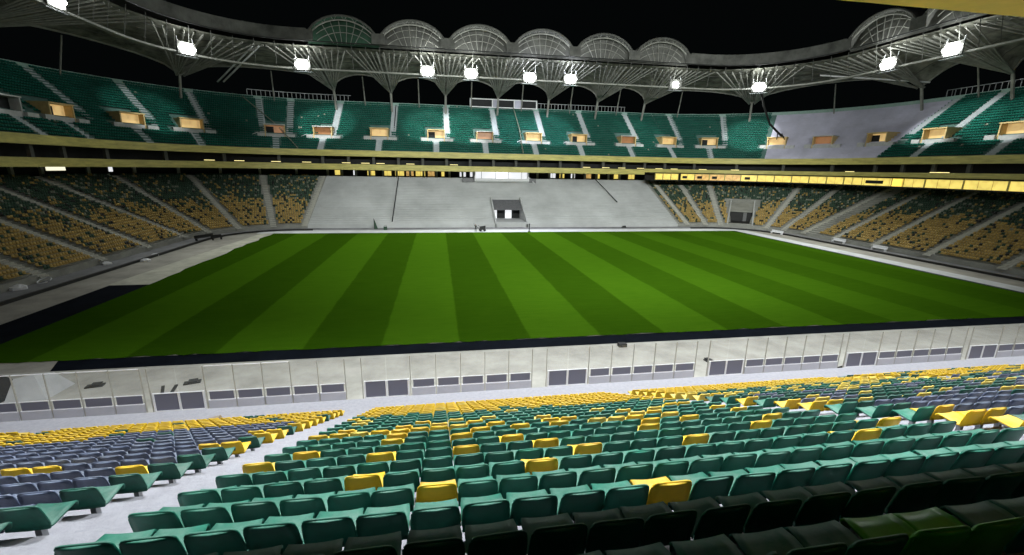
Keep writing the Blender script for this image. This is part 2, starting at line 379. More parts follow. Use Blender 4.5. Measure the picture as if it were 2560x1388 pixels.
# seats far away : one joined mesh per bowl level
def seat_template(detail):
    mb = MB(); w = .235
    # pan and backrest as closed slabs, backrest leaning outwards (+y)
    mb.hexa([(-w, -.20, .40), (w, -.20, .40), (w, .2, .37), (-w, .2, .37)], [(-w, -.22, .45), (w, -.22, .45), (w, .2, .42), (-w, .2, .42)])
    mb.hexa([(-w, .17, .38), (w, .17, .38), (w, .22, .38), (-w, .22, .38)], [(-w*.85, .27, .8), (w*.85, .27, .8), (w*.85, .31, .8), (-w*.85, .31, .8)])
    if detail: mb.box(-.05, .05, -.02, .06, 0, .38)
    return np.array(mb.v), mb.f
def seats_mesh(name, places, mats, detail=False):
    V, F = seat_template(detail); n = len(places); k = len(V); A = np.array([p[:5] for p in places], float)
    nx, ny = A[:, 3:4], A[:, 4:5]                        # outward normal = local +y
    X = A[:, 0:1]+V[None, :, 0]*ny + V[None, :, 1]*nx
    Y = A[:, 1:2]-V[None, :, 0]*nx + V[None, :, 1]*ny
    Z = A[:, 2:3]+V[None, :, 2]
    co = np.stack([X, Y, Z], -1).reshape(-1, 3)
    fa = np.array(F); faces = (fa[None]+(np.arange(n)*k)[:, None, None]).reshape(-1, 4)
    me = bpy.data.meshes.new(name); me.vertices.add(len(co)); me.vertices.foreach_set('co', co.ravel())
    me.loops.add(faces.size); me.loops.foreach_set('vertex_index', faces.ravel())
    me.polygons.add(len(faces)); me.polygons.foreach_set('loop_start', np.arange(0, faces.size, 4)); me.polygons.foreach_set('loop_total', np.full(len(faces), 4))
    for m in mats: me.materials.append(m)
    me.polygons.foreach_set('material_index', np.repeat(np.array([p[5] for p in places]), len(F)))
    me.update(); me.validate(); return me
def row_places(a, b_, d, z, aisles, half, skip, pick, sp=.5):
    out = []; s = a
    while s < b_:
        k = scale_at(s, d+.3); w = sp/k
        if all(abs(s-q)*k > half for q in aisles) and not skip(s, d):
            (x, y), n = ring(s, d+.38); out.append((x, y, z, n[0], n[1], pick(s)))
        s += w
    return out
pl = []
for r in range(0, 29):
    def pick(s):
        edge = 12.5+1.6*math.sin(s*.9)+rnd.uniform(-3.2, 3.2)
        if s > 236: edge += 2
        u = rnd.random()
        if r < edge: return 0 if u < .84 else (1 if u < .93 else 3)
        return 1 if u < .74 else (2 if u < .84 else (3 if u < .91 else 0))
    d, z = T_*r, ZL(r)
    pl += row_places(18, 104.0, d, z, AL, 1.0, lambda s, d: False, pick)
    pl += row_places(203.4, 296, d, z, AR, 1.0, lambda s, d: (216.9 < s < 222.7 and d < 12.5) or 237.5 < s < 240.8, pick)
tag(obj('lower_bowl_seats', seats_mesh('lower_bowl_seats', pl, [M['far_yellow'], M['far_green'], M['far_pale'], M['far_black'], M['up_green']])),
    'rows of ochre and dark green seats in the lower stands across the pitch', 'seats', kind='stuff')

# ------------------------------------------------------------------ white press box over the bare stand
t = thing('press_box', 'brightly lit white press box above the middle of the bare stand', 'press box', (19.2, 134.0, 11.35))
mb = MB(); mb.box(-8.3, 8.3, 0, 3.5, -.4, 0); build('floor', mb, M['conc_w'], t)
mb = MB(); mb.box(-8.3, 8.3, -.12, .05, 0, .75); build('front_parapet', mb, M['white'], t)
for x in (-8.3, 8.0):
    mb = MB(); mb.box(x, x+.3, .05, 3.5, 0, 2.6); build('side_wall', mb, M['white'], t)
mb = MB(); mb.box(-8, 8, 2.6, 2.8, 0, 2.6); build('lit_back_wall', mb, M['w_white'], t)
LAMPS_LATER = [t]
for x in (-6.2, -2, 2, 6):
    mb = MB(); mb.box(x-.07, x+.07, .1, .2, .75, 2.6); build('post', mb, M['truss'] if x != -6.2 else M['black'], t)
for x, w, lab in ((9.3, 2.4, 'dark grey service hatch right of the white press box'), (-10.2, 3.2, 'dark grey service hatch left of the white press box')):
    mb = MB(); mb.box(-w/2, w/2, -.2, .2, 0, 1.1); mb.box(-w/2-.1, w/2+.1, -.3, .25, 1.1, 1.25)
    tag(build('service_hatch', mb, mat('grey_hatch', (.2, .2, .21)), None, (19.2+x, 134.5, 10.85)), lab, 'hatch')
mb = MB(); mb.tube([(0, 0, 0), (.9, -1.3, -.9), (1.5, -2.2, -1.7)], .22, 6)
tag(build('stair_handrail', mb, M['white'], None, (27.6, 136, 12.4)), 'white curved handrail at the right end of the press box', 'handrail')

# ------------------------------------------------------------------ fascias, boxes and concourse between the tiers
def band(a, b_, d0, d1, z0, z1, extra=()):
    mb = MB(); st = stations(a, b_, extra)
    for p, q in zip(st, st[1:]):
        mb.hexa([P(p, d0, z0), P(q, d0, z0), P(q, d1, z0), P(p, d1, z0)], [P(p, d0, z1), P(q, d0, z1), P(q, d1, z1), P(p, d1, z1)])
    return mb
conc = thing('concourse_deck', 'dark middle concourse ringed by an ochre beam between the two tiers', 'concourse')
build('lower_beam', band(14, 198, 14, 14.5, 13.95, 15.45), M['ochre'], conc)
build('lower_beam', band(198, 300, 14, 14.5, 14.65, 15.65), M['ochre'], conc)
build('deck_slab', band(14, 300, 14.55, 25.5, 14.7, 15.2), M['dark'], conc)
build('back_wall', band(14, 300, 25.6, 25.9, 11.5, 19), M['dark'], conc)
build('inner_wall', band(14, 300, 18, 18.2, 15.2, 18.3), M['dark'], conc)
mb0 = MB(); mb0.box(-.35, .35, -.3, .3, 0, 3.0); pm = mb0.mesh('pier', M['trussd'])
for i in range(34):
    s = 40+i*6.6; l, r = frame(s, 15.4, 15.45); obj('pier', pm, conc, l, r)
mb0 = MB(); mb0.box(-.3, .3, -.25, .25, 0, 2.8); pm2 = mb0.mesh('column', M['aisle'])
for i in range(40):
    s = 62+i*3.9
    if s > 196: break
    l, r = frame(s, 24.6, 12.); obj('column', pm2, conc, l, r)
# strip lamps inside the deck opening
mb0 = MB(); mb0.box(-1.1, 1.1, -.1, .1, -.06, .06); lm = mb0.mesh('strip_lamp', M['w_strip'])
for s in (91, 94.5, 99, 103, 112, 117, 121, 129, 141, 180, 186, 191, 197, 203, 208, 213, 218, 234, 252, 253.5):
    l, r = frame(s, 15.0, 15.75); obj('strip_lamp', lm, conc, l, r)
# lit shop fronts under the deck on the far side
def window_thing(s, d, z, w, h, m, label, cat='window', group=None, mull=True, fr=None):
    l, r = frame(s, d, z); t = thing('lit_window', label, cat, l, r, group)
    mb = MB(); mb.box(-w/2, w/2, .08, .12, 0, h); build('pane', mb, m, t)
    mb = MB()
    for a in (-w/2-.08, w/2-.02): mb.box(a, a+.1, -.02, .2, -.08, h+.08)
    mb.box(-w/2-.08, w/2+.08, -.02, .2, h, h+.1); mb.box(-w/2-.08, w/2+.08, -.02, .2, -.1, 0)
    build('frame', mb, fr or M['trussd'], t)
    if mull:
        mb = MB(); mb.box(-.04, .04, -.01, .1, 0, h); build('mullion', mb, M['ochre'], t)
    return t
shops = [(107.5, 1.5, 0), (112.3, .8, 1), (117, 2.2, 0), (121.6, 2.4, 0), (125.2, 2.6, 0), (128.2, 2.2, 2), (131.3, 2.8, 0), (134.5, 2., 2), (138, .9, 0), (144, 1.9, 1), (146.6, .8, 1),
         (172.3, 2., 1), (175.4, 1.6, 0), (179.0, 1.4, 1), (184, 2.2, 2), (187.4, 1.2, 0), (193.5, 1.5, 0), (198.8, 2.2, 0)]
for i, (s, w, k) in enumerate(shops):
    window_thing(s, 25.0, 12.35, w, 1.3+.15*rnd.random(), [M['w_win'], M['w_white'], M['w_win2']][k],
                 '%s small lit concourse window from the left, above the bare stand' % ORD[i], group='small lit windows above the bare stand', mull=w > 1.5)
# hospitality boxes hung under the deck on the right
boxes = [201.6, 204.1, 206.7]+[209.2+i*2.45 for i in range(11)]+[236.4+i*7.3 for i in range(8)]
hb = thing('hospitality_gallery', 'long warm lit glazed gallery hanging over the right lower stand', 'gallery')
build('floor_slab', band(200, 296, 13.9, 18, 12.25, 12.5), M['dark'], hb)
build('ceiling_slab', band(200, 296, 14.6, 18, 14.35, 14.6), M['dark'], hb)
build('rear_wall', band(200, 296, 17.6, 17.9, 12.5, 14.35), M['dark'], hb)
for i, s in enumerate(boxes):
    k = scale_at(s, 14); nxt = (boxes[i+1]-s) if i+1 < len(boxes) else 7.3
    w = nxt*k-.28; l, r = frame(s+nxt/2, 14.15, 12.55)
    mm = M['w_win2'] if i in (4, 5, 6) else M['w_win']
    h = 1.72
    mb = MB(); mb.box(-w/2, w/2, .1, .16, 0, h); o = build('window', mb, mm, hb, l, r)
    mb = MB()
    for a in (-w/2-.14, w/2): mb.box(a, a+.14, -.05, .3, -.05, h+.1)
    mb.box(-w/2, w/2, 0, .2, h, h+.1)
    for q in range(1, int(w//3.4)+1): a = -w/2+w*q/(int(w//3.4)+1); mb.box(a-.025, a+.025, .05, .12, 0, h)
    build('frame', mb, M['ochre'], o)
    if i in (3, 4, 5, 7, 14):
        mb = MB(); a = -w/2+w*rnd.uniform(.1, .3); mb.box(a, a+w*.35, 0, .08, .45, 1.2); build('blind', mb, M['dark'], o)
# white lamps above the left lower stand
for s, w, lab in ((76.5, 4.0, 'wide white light box under the deck at far left'),):
    l, r = frame(s, 20, 13.2); t = thing('light_box', lab, 'light box', l, r)
    mb = MB(); mb.box(-w/2, w/2, -.1, .1, 0, .9); build('diffuser', mb, emis('light_box_glow', (1, .97, .72), 1.1), t)
    mb = MB(); mb.box(-w/2-.1, w/2+.1, .12, .3, -.1, 1.); build('housing', mb, M['trussd'], t)
l, r = frame(82.6, 22, 12.9); t = thing('wall_lamp', 'narrow white wall lamp right of the wide light box', 'lamp', l, r)
mb = MB(); mb.box(-.35, .35, -.1, .1, 0, 1.3); build('diffuser', mb, M['w_white'], t)
mb = MB(); mb.box(-.45, .45, .12, .25, -.1, 1.4); build('housing', mb, M['trussd'], t)

# ------------------------------------------------------------------ upper tier
NU = 24
UA, UB, UC = (106., 222.0, 237.5)
ut_l = thing('upper_tier', 'left upper tier of dark green seats in shade', 'stand')
ut_f = thing('upper_tier', 'far upper tier of bright green seats with pale aisles', 'stand')
ut_c = thing('upper_tier', 'lilac grey bare upper tier corner without seats', 'stand')
ut_r = thing('upper_tier', 'right upper tier of green seats beyond the bare corner', 'stand')
for t, a, c, m in ((ut_l, 14, UA, M['conc_u']), (ut_f, UA, UB, M['conc_u']), (ut_c, UB, UC, M['conc_l']), (ut_r, UC, 300, M['conc_u'])):
    build('terrace', terrace(a, c, NU, ZU, 15., (), 0, .6), m, t)
    build('fascia', band(a, c, 13.8, 14.9, 17.5, 19.05), M['ochre'], t)
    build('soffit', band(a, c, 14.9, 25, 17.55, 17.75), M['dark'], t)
    build('rim', band(a, c, 34.25, 34.6, 32.4, 34.0), mat('pale_green_rim', (.3, .45, .4)), t)
def tier_of(s): return ut_l if s < UA else ut_f if s < UB else ut_c if s < UC else ut_r
VOM = [70, 78.2, 84.8, 90.5, 99.2, 105.5, 120.5, 136.2, 150.2, 164.8, 178.8, 194.5, 208., 214.2, 223., 228.5, 234.8, 246.2, 260.5]
UAI = [74., 81.3, 87.2, 92.2, 97.9, 100.8, 108., 124., 139.4, 153.9, 168.2, 182.4, 198.4, 210.4, 216.5, 238.6, 247.6, 262.]
uam = aisle_mesh('aisle_steps', 1.6, NU, .61, 19.0, M['aisle_u'], 8)
uam2 = aisle_mesh('aisle_steps', 1.5, 6, .61, 19.0, M['aisle_u'], 0)
for s in UAI: l, r = frame(s, 15); obj('aisle_steps', uam, tier_of(s), l, r)
for s in VOM:
    if not UB < s < UC: l, r = frame(s, 15); obj('aisle_steps', uam2, tier_of(s), l, r)
VN = ['leftmost grey', 'second', 'third', 'fourth', 'fifth']
for i, s in enumerate(VOM):
    l, r = frame(s, 19.6, ZU(6)); lit = i not in (0, 4, 5, 8, 11, 15)
    t = thing('vomitory', '%s entrance box from the left in the upper tier, %s' % (ORD[i], 'glowing yellow' if lit else 'with a dim brown passage' if i else 'unlit grey'), 'stadium entrance', l, r, 'entrance boxes of the upper tier')
    W = 2.45; wall = M['vom'] if i else M['vomw']
    for sx in (-1, 1):
        x0, x1 = sorted((sx*W, sx*(W-.25))); mb = MB()
        mb.box(x0, x1, 0, 4.2, -.6, 2.55); build('side_wall', mb, wall, t)
    mb = MB(); mb.box(-W-.1, W+.1, -.15, 4.4, 2.55, 2.8); build('roof', mb, M['vom'] if lit else M['vomw'], t)
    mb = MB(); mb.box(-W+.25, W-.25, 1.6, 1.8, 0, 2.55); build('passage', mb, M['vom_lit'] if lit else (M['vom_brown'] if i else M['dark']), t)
    mb = MB(); mb.box(-W+.25, W-.25, 0, .2, -.6, .35); build('parapet', mb, M['vomw'], t)
    if i % 3 == 1:
        mb = MB(); mb.box(-W+.3, -.3, 1.45, 1.58, 0, 2.2); build('door', mb, M['dark'], t)
    mb = MB(); mb.box(-W-1.7, -W, -.6, .8, -.6, .45); build('landing', mb, M['vomw'], t)
    mb = MB(); mb.box(W, W+2.3, -.6, .8, -.6, .3); build('landing', mb, M['vomw'], t)
    if i in (4, 5, 9, 10): mb = MB(); mb.tube([(-W-1.6, -.6, .5), (-W-2.8, -1.2, -.1)], .07); build('handrail', mb, M['white'], t)
pl = []
for r in range(NU):
    d, z = 15+T_*r, ZU(r)
    ais = UAI if r >= 9 else []
    va = VOM if r < 6 else []
    def skip(s, d):
        if 5 <= r <= 11 and any(abs(s-v)*scale_at(s, d) < 3.0 for v in VOM): return True
        if r in (5, 6) and any(-4.6 < (s-v)*scale_at(s, d) < 5.2 for v in VOM): return True
        return False
    for a, c in ((20, UB-.5), (UC+.5, 296)):
        pl += row_places(a, c, d, z, ais+va, 1.0, skip, lambda s: 1 if rnd.random() < .003 else 0, .5)
tag(obj('upper_tier_seats', seats_mesh('upper_tier_seats', pl, [M['up_green'], M['far_pale']])), 'rows of green seats filling the upper tier all round', 'seats', kind='stuff')

# railings behind the rim
mb0 = MB(); mb0.box(-.05, .05, -.05, .05, 0, 1.55); post = mb0.mesh('post', M['steel'])
for k, (a, c, lab) in enumerate(((97, 111, 'thin railing on the rim of the upper tier at left'), (169, 199, 'thin railing on the rim right of the white frame'), (236, 268, 'thin railing on the rim of the right upper tier'))):
    t = thing('railing', lab, 'railing')
    build('rail', band(a, c, 34.9, 35.0, 35.6, 35.72), M['steel'], t)
    s = a
    while s < c: l, r = frame(s, 35.0, 34.0); obj('post', post, t, l, r); s += 1.15/scale_at(s, 35)
# white framed board on the rim
t = thing('rim_board', 'white framed dark board of three panels on the upper rim', 'board', (21.4, 147.5, 33.6))
def bx(n, m, *a): mb = MB(); mb.box(*a); return build(n, mb, m, t)
bx('frame_rail', M['white'], -10.8, 10.8, -.15, .15, 2.35, 2.65); bx('frame_rail', M['white'], -10.8, 10.8, -.15, .15, 0, .3)
for x in (-10.8, -3.8, 3.2, 10.45): bx('frame_post', M['white'], x, x+.35, -.14, .14, .3, 2.35)
for x in (-10.4, -3.4, 3.6): bx('panel', M['dark'], x, x+6.6, -.03, .03, .3, 2.35)
bx('panel', M['conc_l'], -3.4, -2.2, -.08, -.04, .3, 2.35); bx('panel', M['conc_l'], 3.6, 5.6, -.08, -.04, .3, 2.35)

# ------------------------------------------------------------------ roof
roof = thing('stadium_roof', 'grey scalloped roof of vaulted bays on steel trusses all round the ground', 'roof')
val = [12.3+16*i for i in range(19)]
# far straight valleys at x = -29, -13, 3 ... (s = x+136.27)
val = [27.3+16*i for i in range(-1, 17)]      # 11.3 ... 283.3 ; includes 107.3 (x=-29)
flat = set()
for i in range(len(val)-1):
    s0, s1 = val[i], val[i+1]; mid = (s0+s1)/2
    dome = 107 < s0 < 198 or s0 > 230 or s0 < 60
    rise = 5.25 if dome else .5
    green = abs(s0-107.3) < 1
    def F(t): return P(s0+(s1-s0)*t, 4.4, 42.5)
    K = 14
    mb = MB()
    ds = [3.6, 10, 18, 26, 35]
    zt = lambda t, d, o=0: 43.3-.02*(d-4)+rise*max(0, 1-(2*t-1)**2*1.0)**.6-o if dome else 45.4-.02*(d-4)-o
    for j in range(K):
        t0, t1 = j/K, (j+1)/K
        for d0, d1 in zip(ds, ds[1:]):
            a, c = s0+(s1-s0)*t0, s0+(s1-s0)*t1
            mb.quad(P(a, d0, zt(t0, d0)), P(c, d0, zt(t1, d0)), P(c, d1, zt(t1, d1)), P(a, d1, zt(t0, d1)))
            mb.quad(P(a, d0, zt(t0, d0, .25)), P(a, d1, zt(t0, d1, .25)), P(c, d1, zt(t1, d1, .25)), P(c, d0, zt(t1, d0, .25)))
        a, c = s0+(s1-s0)*t0, s0+(s1-s0)*t1
        mb.quad(P(a, 3.6, zt(t0, 3.6, .25)), P(c, 3.6, zt(t1, 3.6, .25)), P(c, 3.6, zt(t1, 3.6)), P(a, 3.6, zt(t0, 3.6)))
    bay = build('roof_bay', mb, M['roofg'] if green else M['roofm'], roof)
    # front fascia and gutter
    if dome:
        for a_, c_ in ((s0+.01, s0+1.5), (s1-1.5, s1-.01)): build('front_fascia', band(a_, c_, 3.3, 3.55, 42.9, 45.1), M['roofm'], bay)
    else: build('front_fascia', band(s0+.01, s1-.01, 3.7, 3.95, 42.9, 45.35), M['roofm'], bay)
    mb = MB(); mb.tube([P(s0+(s1-s0)*j/8, 3.6, 42.75) for j in range(9)], .13, 6); build('gutter', mb, M['black'], bay)
    # gable tympanum set back inside the vault, and arch ribs
    if dome:
        mb = MB()
        for j in range(K):
            t0, t1 = j/K, (j+1)/K; a, c = s0+(s1-s0)*t0, s0+(s1-s0)*t1
            mb.quad(P(a, 5.4, 42.6), P(c, 5.4, 42.6), P(c, 5.4, zt(t1, 5.4, .3)), P(a, 5.4, zt(t0, 5.4, .3)))
        build('gable', mb, M['roofg'] if green else M['roofm'], bay)
        for dd, o, rr in ((3.45, .1, .24), (3.7, .95, .15)):
            pts = [P(s0+(s1-s0)*(.04+.92*j/K), dd, max(43.0, zt(.04+.92*j/K, dd, o))) for j in range(K+1)]
            mb = MB(); mb.tube(pts, rr, 6); build('arch_rib', mb, M['truss'] if o > .5 else M['trussd'], bay)
        for o in (1.7, 3.2):
            pts = [P(s0+(s1-s0)*(.12+.76*j/K), 5.2, max(43., zt(.12+.76*j/K, 5., o))) for j in range(K+1)]
            mb = MB(); mb.tube(pts, .09, 5); build('gable_rib', mb, M['truss'], bay)
        for q in (-.3, -.18, -.06, .06, .18, .3):
            mb = MB(); mb.tube([P(mid+q*16/1.0*.5, 5.1, 42.9), P(mid+q*16, 5.1, zt(.5+q, 5., .3))], .08, 5); build('gable_bar', mb, M['truss'], bay)
        for j in range(2, K-1):
            t0 = j/K; t1 = t0+(.04 if j % 2 else -.04)
            mb = MB(); mb.tube([P(s0+(s1-s0)*t0, 3.6, zt(t0, 4, .2)), P(s0+(s1-s0)*t1, 3.8, max(43.0, zt(t1, 4, 1.1)))], .07, 5); build('web', mb, M['truss'], bay)
    # lower chord / catwalk
    build('catwalk', band(s0, s1, 5.6, 6.6, 37.0, 37.35), M['truss'], bay)
    n = 5
    for j in range(n):
        a = s0+(s1-s0)*j/n; c = s0+(s1-s0)*(j+1)/n
        mb = MB(); mb.tube([P(a, 6.2, 37.3), P(a, 5., 42.6)], .06, 5); build('truss_post', mb, M['trussd'], bay)
    # lining : ruled from the front edge down to a row of arches on the columns
    mb = MB(); back = []
    for j in range(K+1):
        t = j/K; a = s0+(s1-s0)*t
        back.append((a, 36.4+4.3*max(0, 1-(2*t-1)**2)**.55))
    G = 5
    def L(j, g):
        a, zb = back[j]; q = g/G; d = 6.5+(29-6.5)*q; z = 42.4*(1-q)+zb*q+ .9*math.sin(PI*q)
        return P(a, d, z)
    for j in range(K):
        for g in range(G):
            mb.quad(L(j, g), L(j+1, g), L(j+1, g+1), L(j, g+1))
        (a, za), (c, zc) = back[j], back[j+1]
        mb.quad(P(a, 29, za), P(c, 29, zc), P(c, 34, 44.3), P(a, 34, 44.3))
    build('lining', mb, M['under'], bay)
    mb = MB(); mb.tube([P(a, 28.8, z-.1) for a, z in back], .2, 6); build('arch_beam', mb, M['truss'], bay)
    for sgn, base in ((1, s0), (-1, s1)):
        for w in (.05, .13, .21, .3, .4, .49):
            e = base+sgn*(s1-s0)*w
            mb = MB(); mb.tube([P(base+sgn*.3, 29, 36.2), P(e, 6.4, 41.7)], .24 if w < .1 else .15, 5); build('strut', mb, M['truss'], bay)
    for g in (1, 2, 3, 4):
        mb = MB(); mb.tube([tuple(Vector(L(j, g))-Vector((0, 0, .25))) for j in range(K+1)], .07, 5); build('purlin', mb, M['trussd'], bay)
    # columns standing behind the upper rim
    mb = MB(); mb.tube([P(s0, 31, 31), P(s0, 29.2, 36.6)], .33, 8); build('column', mb, M['truss'], bay)
    mb = MB(); mb.tube([P(mid, 33.5, 32), P(mid, 30.5, 40.4)], .17, 8); build('column', mb, M['truss'], bay)
# two bright diagonal stays
for pts, lab in (([P(94.5, 31, 36.2), P(97.5, 8, 41.5)], 'pair of bright steel stays under the left roof corner'), ([P(229.5, 8, 39.2), P(236, 29, 37.2)], 'bright white steel stay under the right roof')):
    mb = MB(); mb.tube(pts, .2, 6)
    if 'pair' in lab: mb.tube([tuple(Vector(q)+Vector((1.6, -.4, 0))) for q in pts], .2, 6)
    tag(build('steel_stay', mb, M['white']), lab, 'steel stay')

# ------------------------------------------------------------------ floodlights (each carries its lamps; those with glow add an upper-tier wash)
def lamp(kind, name, parent, loc, watts, col, size=.5, target=None, angle=90, blend=.6):
    L = bpy.data.lights.new(name, kind); L.energy = watts; L.color = col; L.shadow_soft_size = size
    if kind == 'SPOT': L.spot_size = math.radians(angle); L.spot_blend = blend
    o = bpy.data.objects.new(name, L); COL.objects.link(o); o.parent = parent; o.location = loc
    if target is not None:
        w = parent.matrix_basis @ Vector(loc); dv = Vector(target)-w
        o.rotation_euler = (parent.matrix_basis.to_3x3().inverted() @ dv.to_track_quat('-Z', 'Y').to_matrix()).to_euler()
    return o
mbh = MB(); mbh.box(-1.75, 1.75, .3, .6, -1.1, 1.1); mbh.box(-1.8, 1.8, .05, .3, 1.1, 1.2); housing = mbh.mesh('housing', M['trussd'])
mbl = MB()
def disc(mb, x, z, r, y0, y1, k=12):
    n = len(mb.v)
    mb.v += [(x+r*math.cos(2*PI*i/k), y0, z+r*math.sin(2*PI*i/k)) for i in range(k)]+[(x+r*1.1*math.cos(2*PI*i/k), y1, z+r*1.1*math.sin(2*PI*i/k)) for i in range(k)]
    mb.f.append(tuple(n+i for i in range(k))[::-1]); mb.m.append(0)
    for i in range(k): mb.f.append((n+i, n+(i+1) % k, n+k+(i+1) % k, n+k+i)); mb.m.append(0)
disc(mbl, 0, 0, .28, -.05, .28); lens = mbl.mesh('lamp_head', M['lens'])
mby = MB(); mby.tube([(-1.5, .4, .7), (-1.5, .8, 2.2)], .08); mby.tube([(1.5, .4, .7), (1.5, .8, 2.2)], .08); mby.box(-2.1, 2.1, .3, 1.3, -1.5, -1.4); yoke = mby.mesh('bracket', M['steel'])
C1, C2 = (.95, 1., .96), (.86, .9, 1.)
def floodlight(loc, rot, label, glow, power, target, angle=100, col=C1, heads=None):
    t = thing('floodlight', label, 'floodlight', loc, rot, 'floodlights along the roof edge')
    obj('housing', housing, t); obj('bracket', yoke, t)
    for x, z in heads or [(-.8, .7), (0, .74), (.8, .7), (-1.3, 0), (-.43, 0), (.43, 0), (1.3, 0), (-.8, -.7), (0, -.74), (.8, -.7)]:
        obj('lamp_head', lens, t, (x, 0, z))
    if glow:
        lamp('POINT', 'lamp_glow', t, (0, -.5, 1.9), glow*.62, col, .4)
        tg = t.matrix_basis @ Vector((0, 21, -13)); lamp('SPOT', 'added_tier_wash', t, (0, .2, -1.7), glow*6.5, col, .4, tg, 46, .5)  # wash is an added backward spot that brightens the upper tier in patches
    if power: lamp('SPOT', 'lamp_beam', t, (0, -.6, -.1), power, col, .6, target, angle, .7)
    return t
FL = [(63.5, 38.2, 'over the far left upper tier', .3, .35), (87.5, 38, 'at the left roof corner', .45, .4), (105.5, 37.9, 'left of the first roof dome', 1, .7),
      (134.5, 37.9, 'under the second roof dome', 1.1, 1.), (145.2, 37.9, 'under the third roof dome', 1.1, 1.), (160.2, 37.7, 'under the fourth roof dome', 1.1, 1.),
      (171., 37.8, 'left of the fifth roof dome', 1.1, 1.), (200.5, 37.8, 'smaller one under the sixth roof dome', .4, .6), (219.8, 37.4, 'at the right roof corner', 1.2, .9),
      (245., 38, 'above the bare upper corner', 1., .7), (257.2, 38, 'rightmost above the right upper tier', .9, .6)]
for s, z, lab, g, p in FL:
    l, r = frame(s, 5., z)
    small = 'smaller' in lab
    floodlight(l, r, 'floodlight bank %s' % lab if not small else 'dimmer floodlight bank under the sixth roof dome', W_GLOW*g, W_FAR*p, (l[0]*.75+5, 88, 0) if l[1] > 105 else (l[0]*.55+10, l[1]-6, 0), 78, C2 if s in (160.2, 171.) else C1,
               [(-.4, .3), (.4, .3), (-.4, -.4), (.4, -.4)] if small else None)
lamp('POINT', 'ceiling_lamp', LAMPS_LATER[0], (0, 1.2, 2.2), 260, (.95, .97, 1.), .3)
# the same fixtures along the roof over the camera's own stand
for i, (x, p) in enumerate(((-27, .25), (-9, 1.), (7, 1.25), (23, 1.2), (41, 1.), (62, .6))):
    floodlight((x, 14.7, 38), PI, 'floodlight bank on the roof over the near stand, %s from the left' % ORD[i], 0, W_NEAR*p*1.0, (x*.95, 12, 6), 100, (.93, .97, 1.))
    l2 = floodlight((x+1.0*0+4.2, 14.9, 38.0), PI, 'second bank beside the %s floodlight over the near stand' % ORD[i], 0, W_FAR*p*2.2, (22+x*.55, 98, 6), 84, C1)

# ------------------------------------------------------------------ near stand : rows, aisles, front wall
near = thing('near_stand', 'pale concrete steps of the near stand under the seats', 'stand')
NROW = 21; SEAT = .48
def zrow(k): return 15-(3.07+.78)-.4*k          # tread height of row k, seat back at Y = 3.49+.8k
def yrow(k): return 3.61+.8*k                   # y of the backrest plane
XA, XB = -60., 86.
mb = MB()
for k in range(-12, NROW):
    y0, y1, z = yrow(k)-.13, yrow(k)+.67, zrow(k)
    mb.quad((XA, y0, z), (XB, y0, z), (XB, y1, z), (XA, y1, z))
    zn = zrow(k+1) if k < NROW-1 else 2.6
    mb.quad((XA, y1, zn), (XA, y1, z), (XB, y1, z), (XB, y1, zn))
yl = yrow(NROW-1)+.67
mb.quad((XA, yl, 2.6), (XB, yl, 2.6), (XB, 22.85, 2.6), (XA, 22.85, 2.6))
mb.quad((XA, 22.85, 2.6), (XB, 22.85, 2.6), (XB, 22.85, 0-.5), (XA, 22.85, -.5))
build('terrace', mb, M['conc_near'], near)
NA = [-29.9, -16.9, -3.9, 8.95, 22., 35.]
mb0 = MB()
for k in range(-9, NROW):
    y0 = yrow(k)-.13; z = zrow(k)
    mb0.box(-.62, .62, y0+.67+.128, y0+.67+.40, zrow(k+1)-.02, zrow(k+1)+.2)
ame = mb0.mesh('aisle_step', M['conc_near'])
for x in NA: obj('aisle_step', ame, near, (x, 0, 0))

# safety barrier
bar = thing('safety_barrier', 'long white safety barrier with smoked and clear panels before the near seats', 'barrier', (0, 22.9, 2.6))
PW = 1.37
gates = [-13.3, -3.0, 7.3, 17.6, 27.5, 37.4]
mp = MB(); mp.box(-.018, .018, -.03, .03, 0, 2.4); postm = mp.mesh('post', M['beige'])
ml = MB(); ml.box(-.645, .645, -.04, .04, 0, .46); lowm = ml.mesh('lower_panel', M['parapet'])
ms = MB(); ms.box(-.57, .57, -.015, .015, .50, .94); smm = ms.mesh('smoked_pane', M['smoke'])
mc = MB(); mc.box(-.64, .64, -.008, .008, .97, 2.36); clm = mc.mesh('clear_pane', M['clear'])
mr = MB(); mr.box(-.65, .65, -.02, .02, 0, .04); rlm = mr.mesh('rail', M['white'])
mg = MB(); mg.box(-.53, .53, -.02, .02, .04, .96); gpm = mg.mesh('gate_pane', M['smoke'])
mf = MB(); mf.box(-1.2, -1.12, -.05, .05, 0, 1.02); mf.box(1.12, 1.2, -.05, .05, 0, 1.02); mf.box(-.04, .04, -.05, .05, 0, 1.0); mf.box(-1.2, 1.2, -.03, .03, .985, 1.015); mf.box(-1.2, 1.2, -.04, .04, 0, .05); gfm = mf.mesh('gate_frame', M['white'])
x = -32.
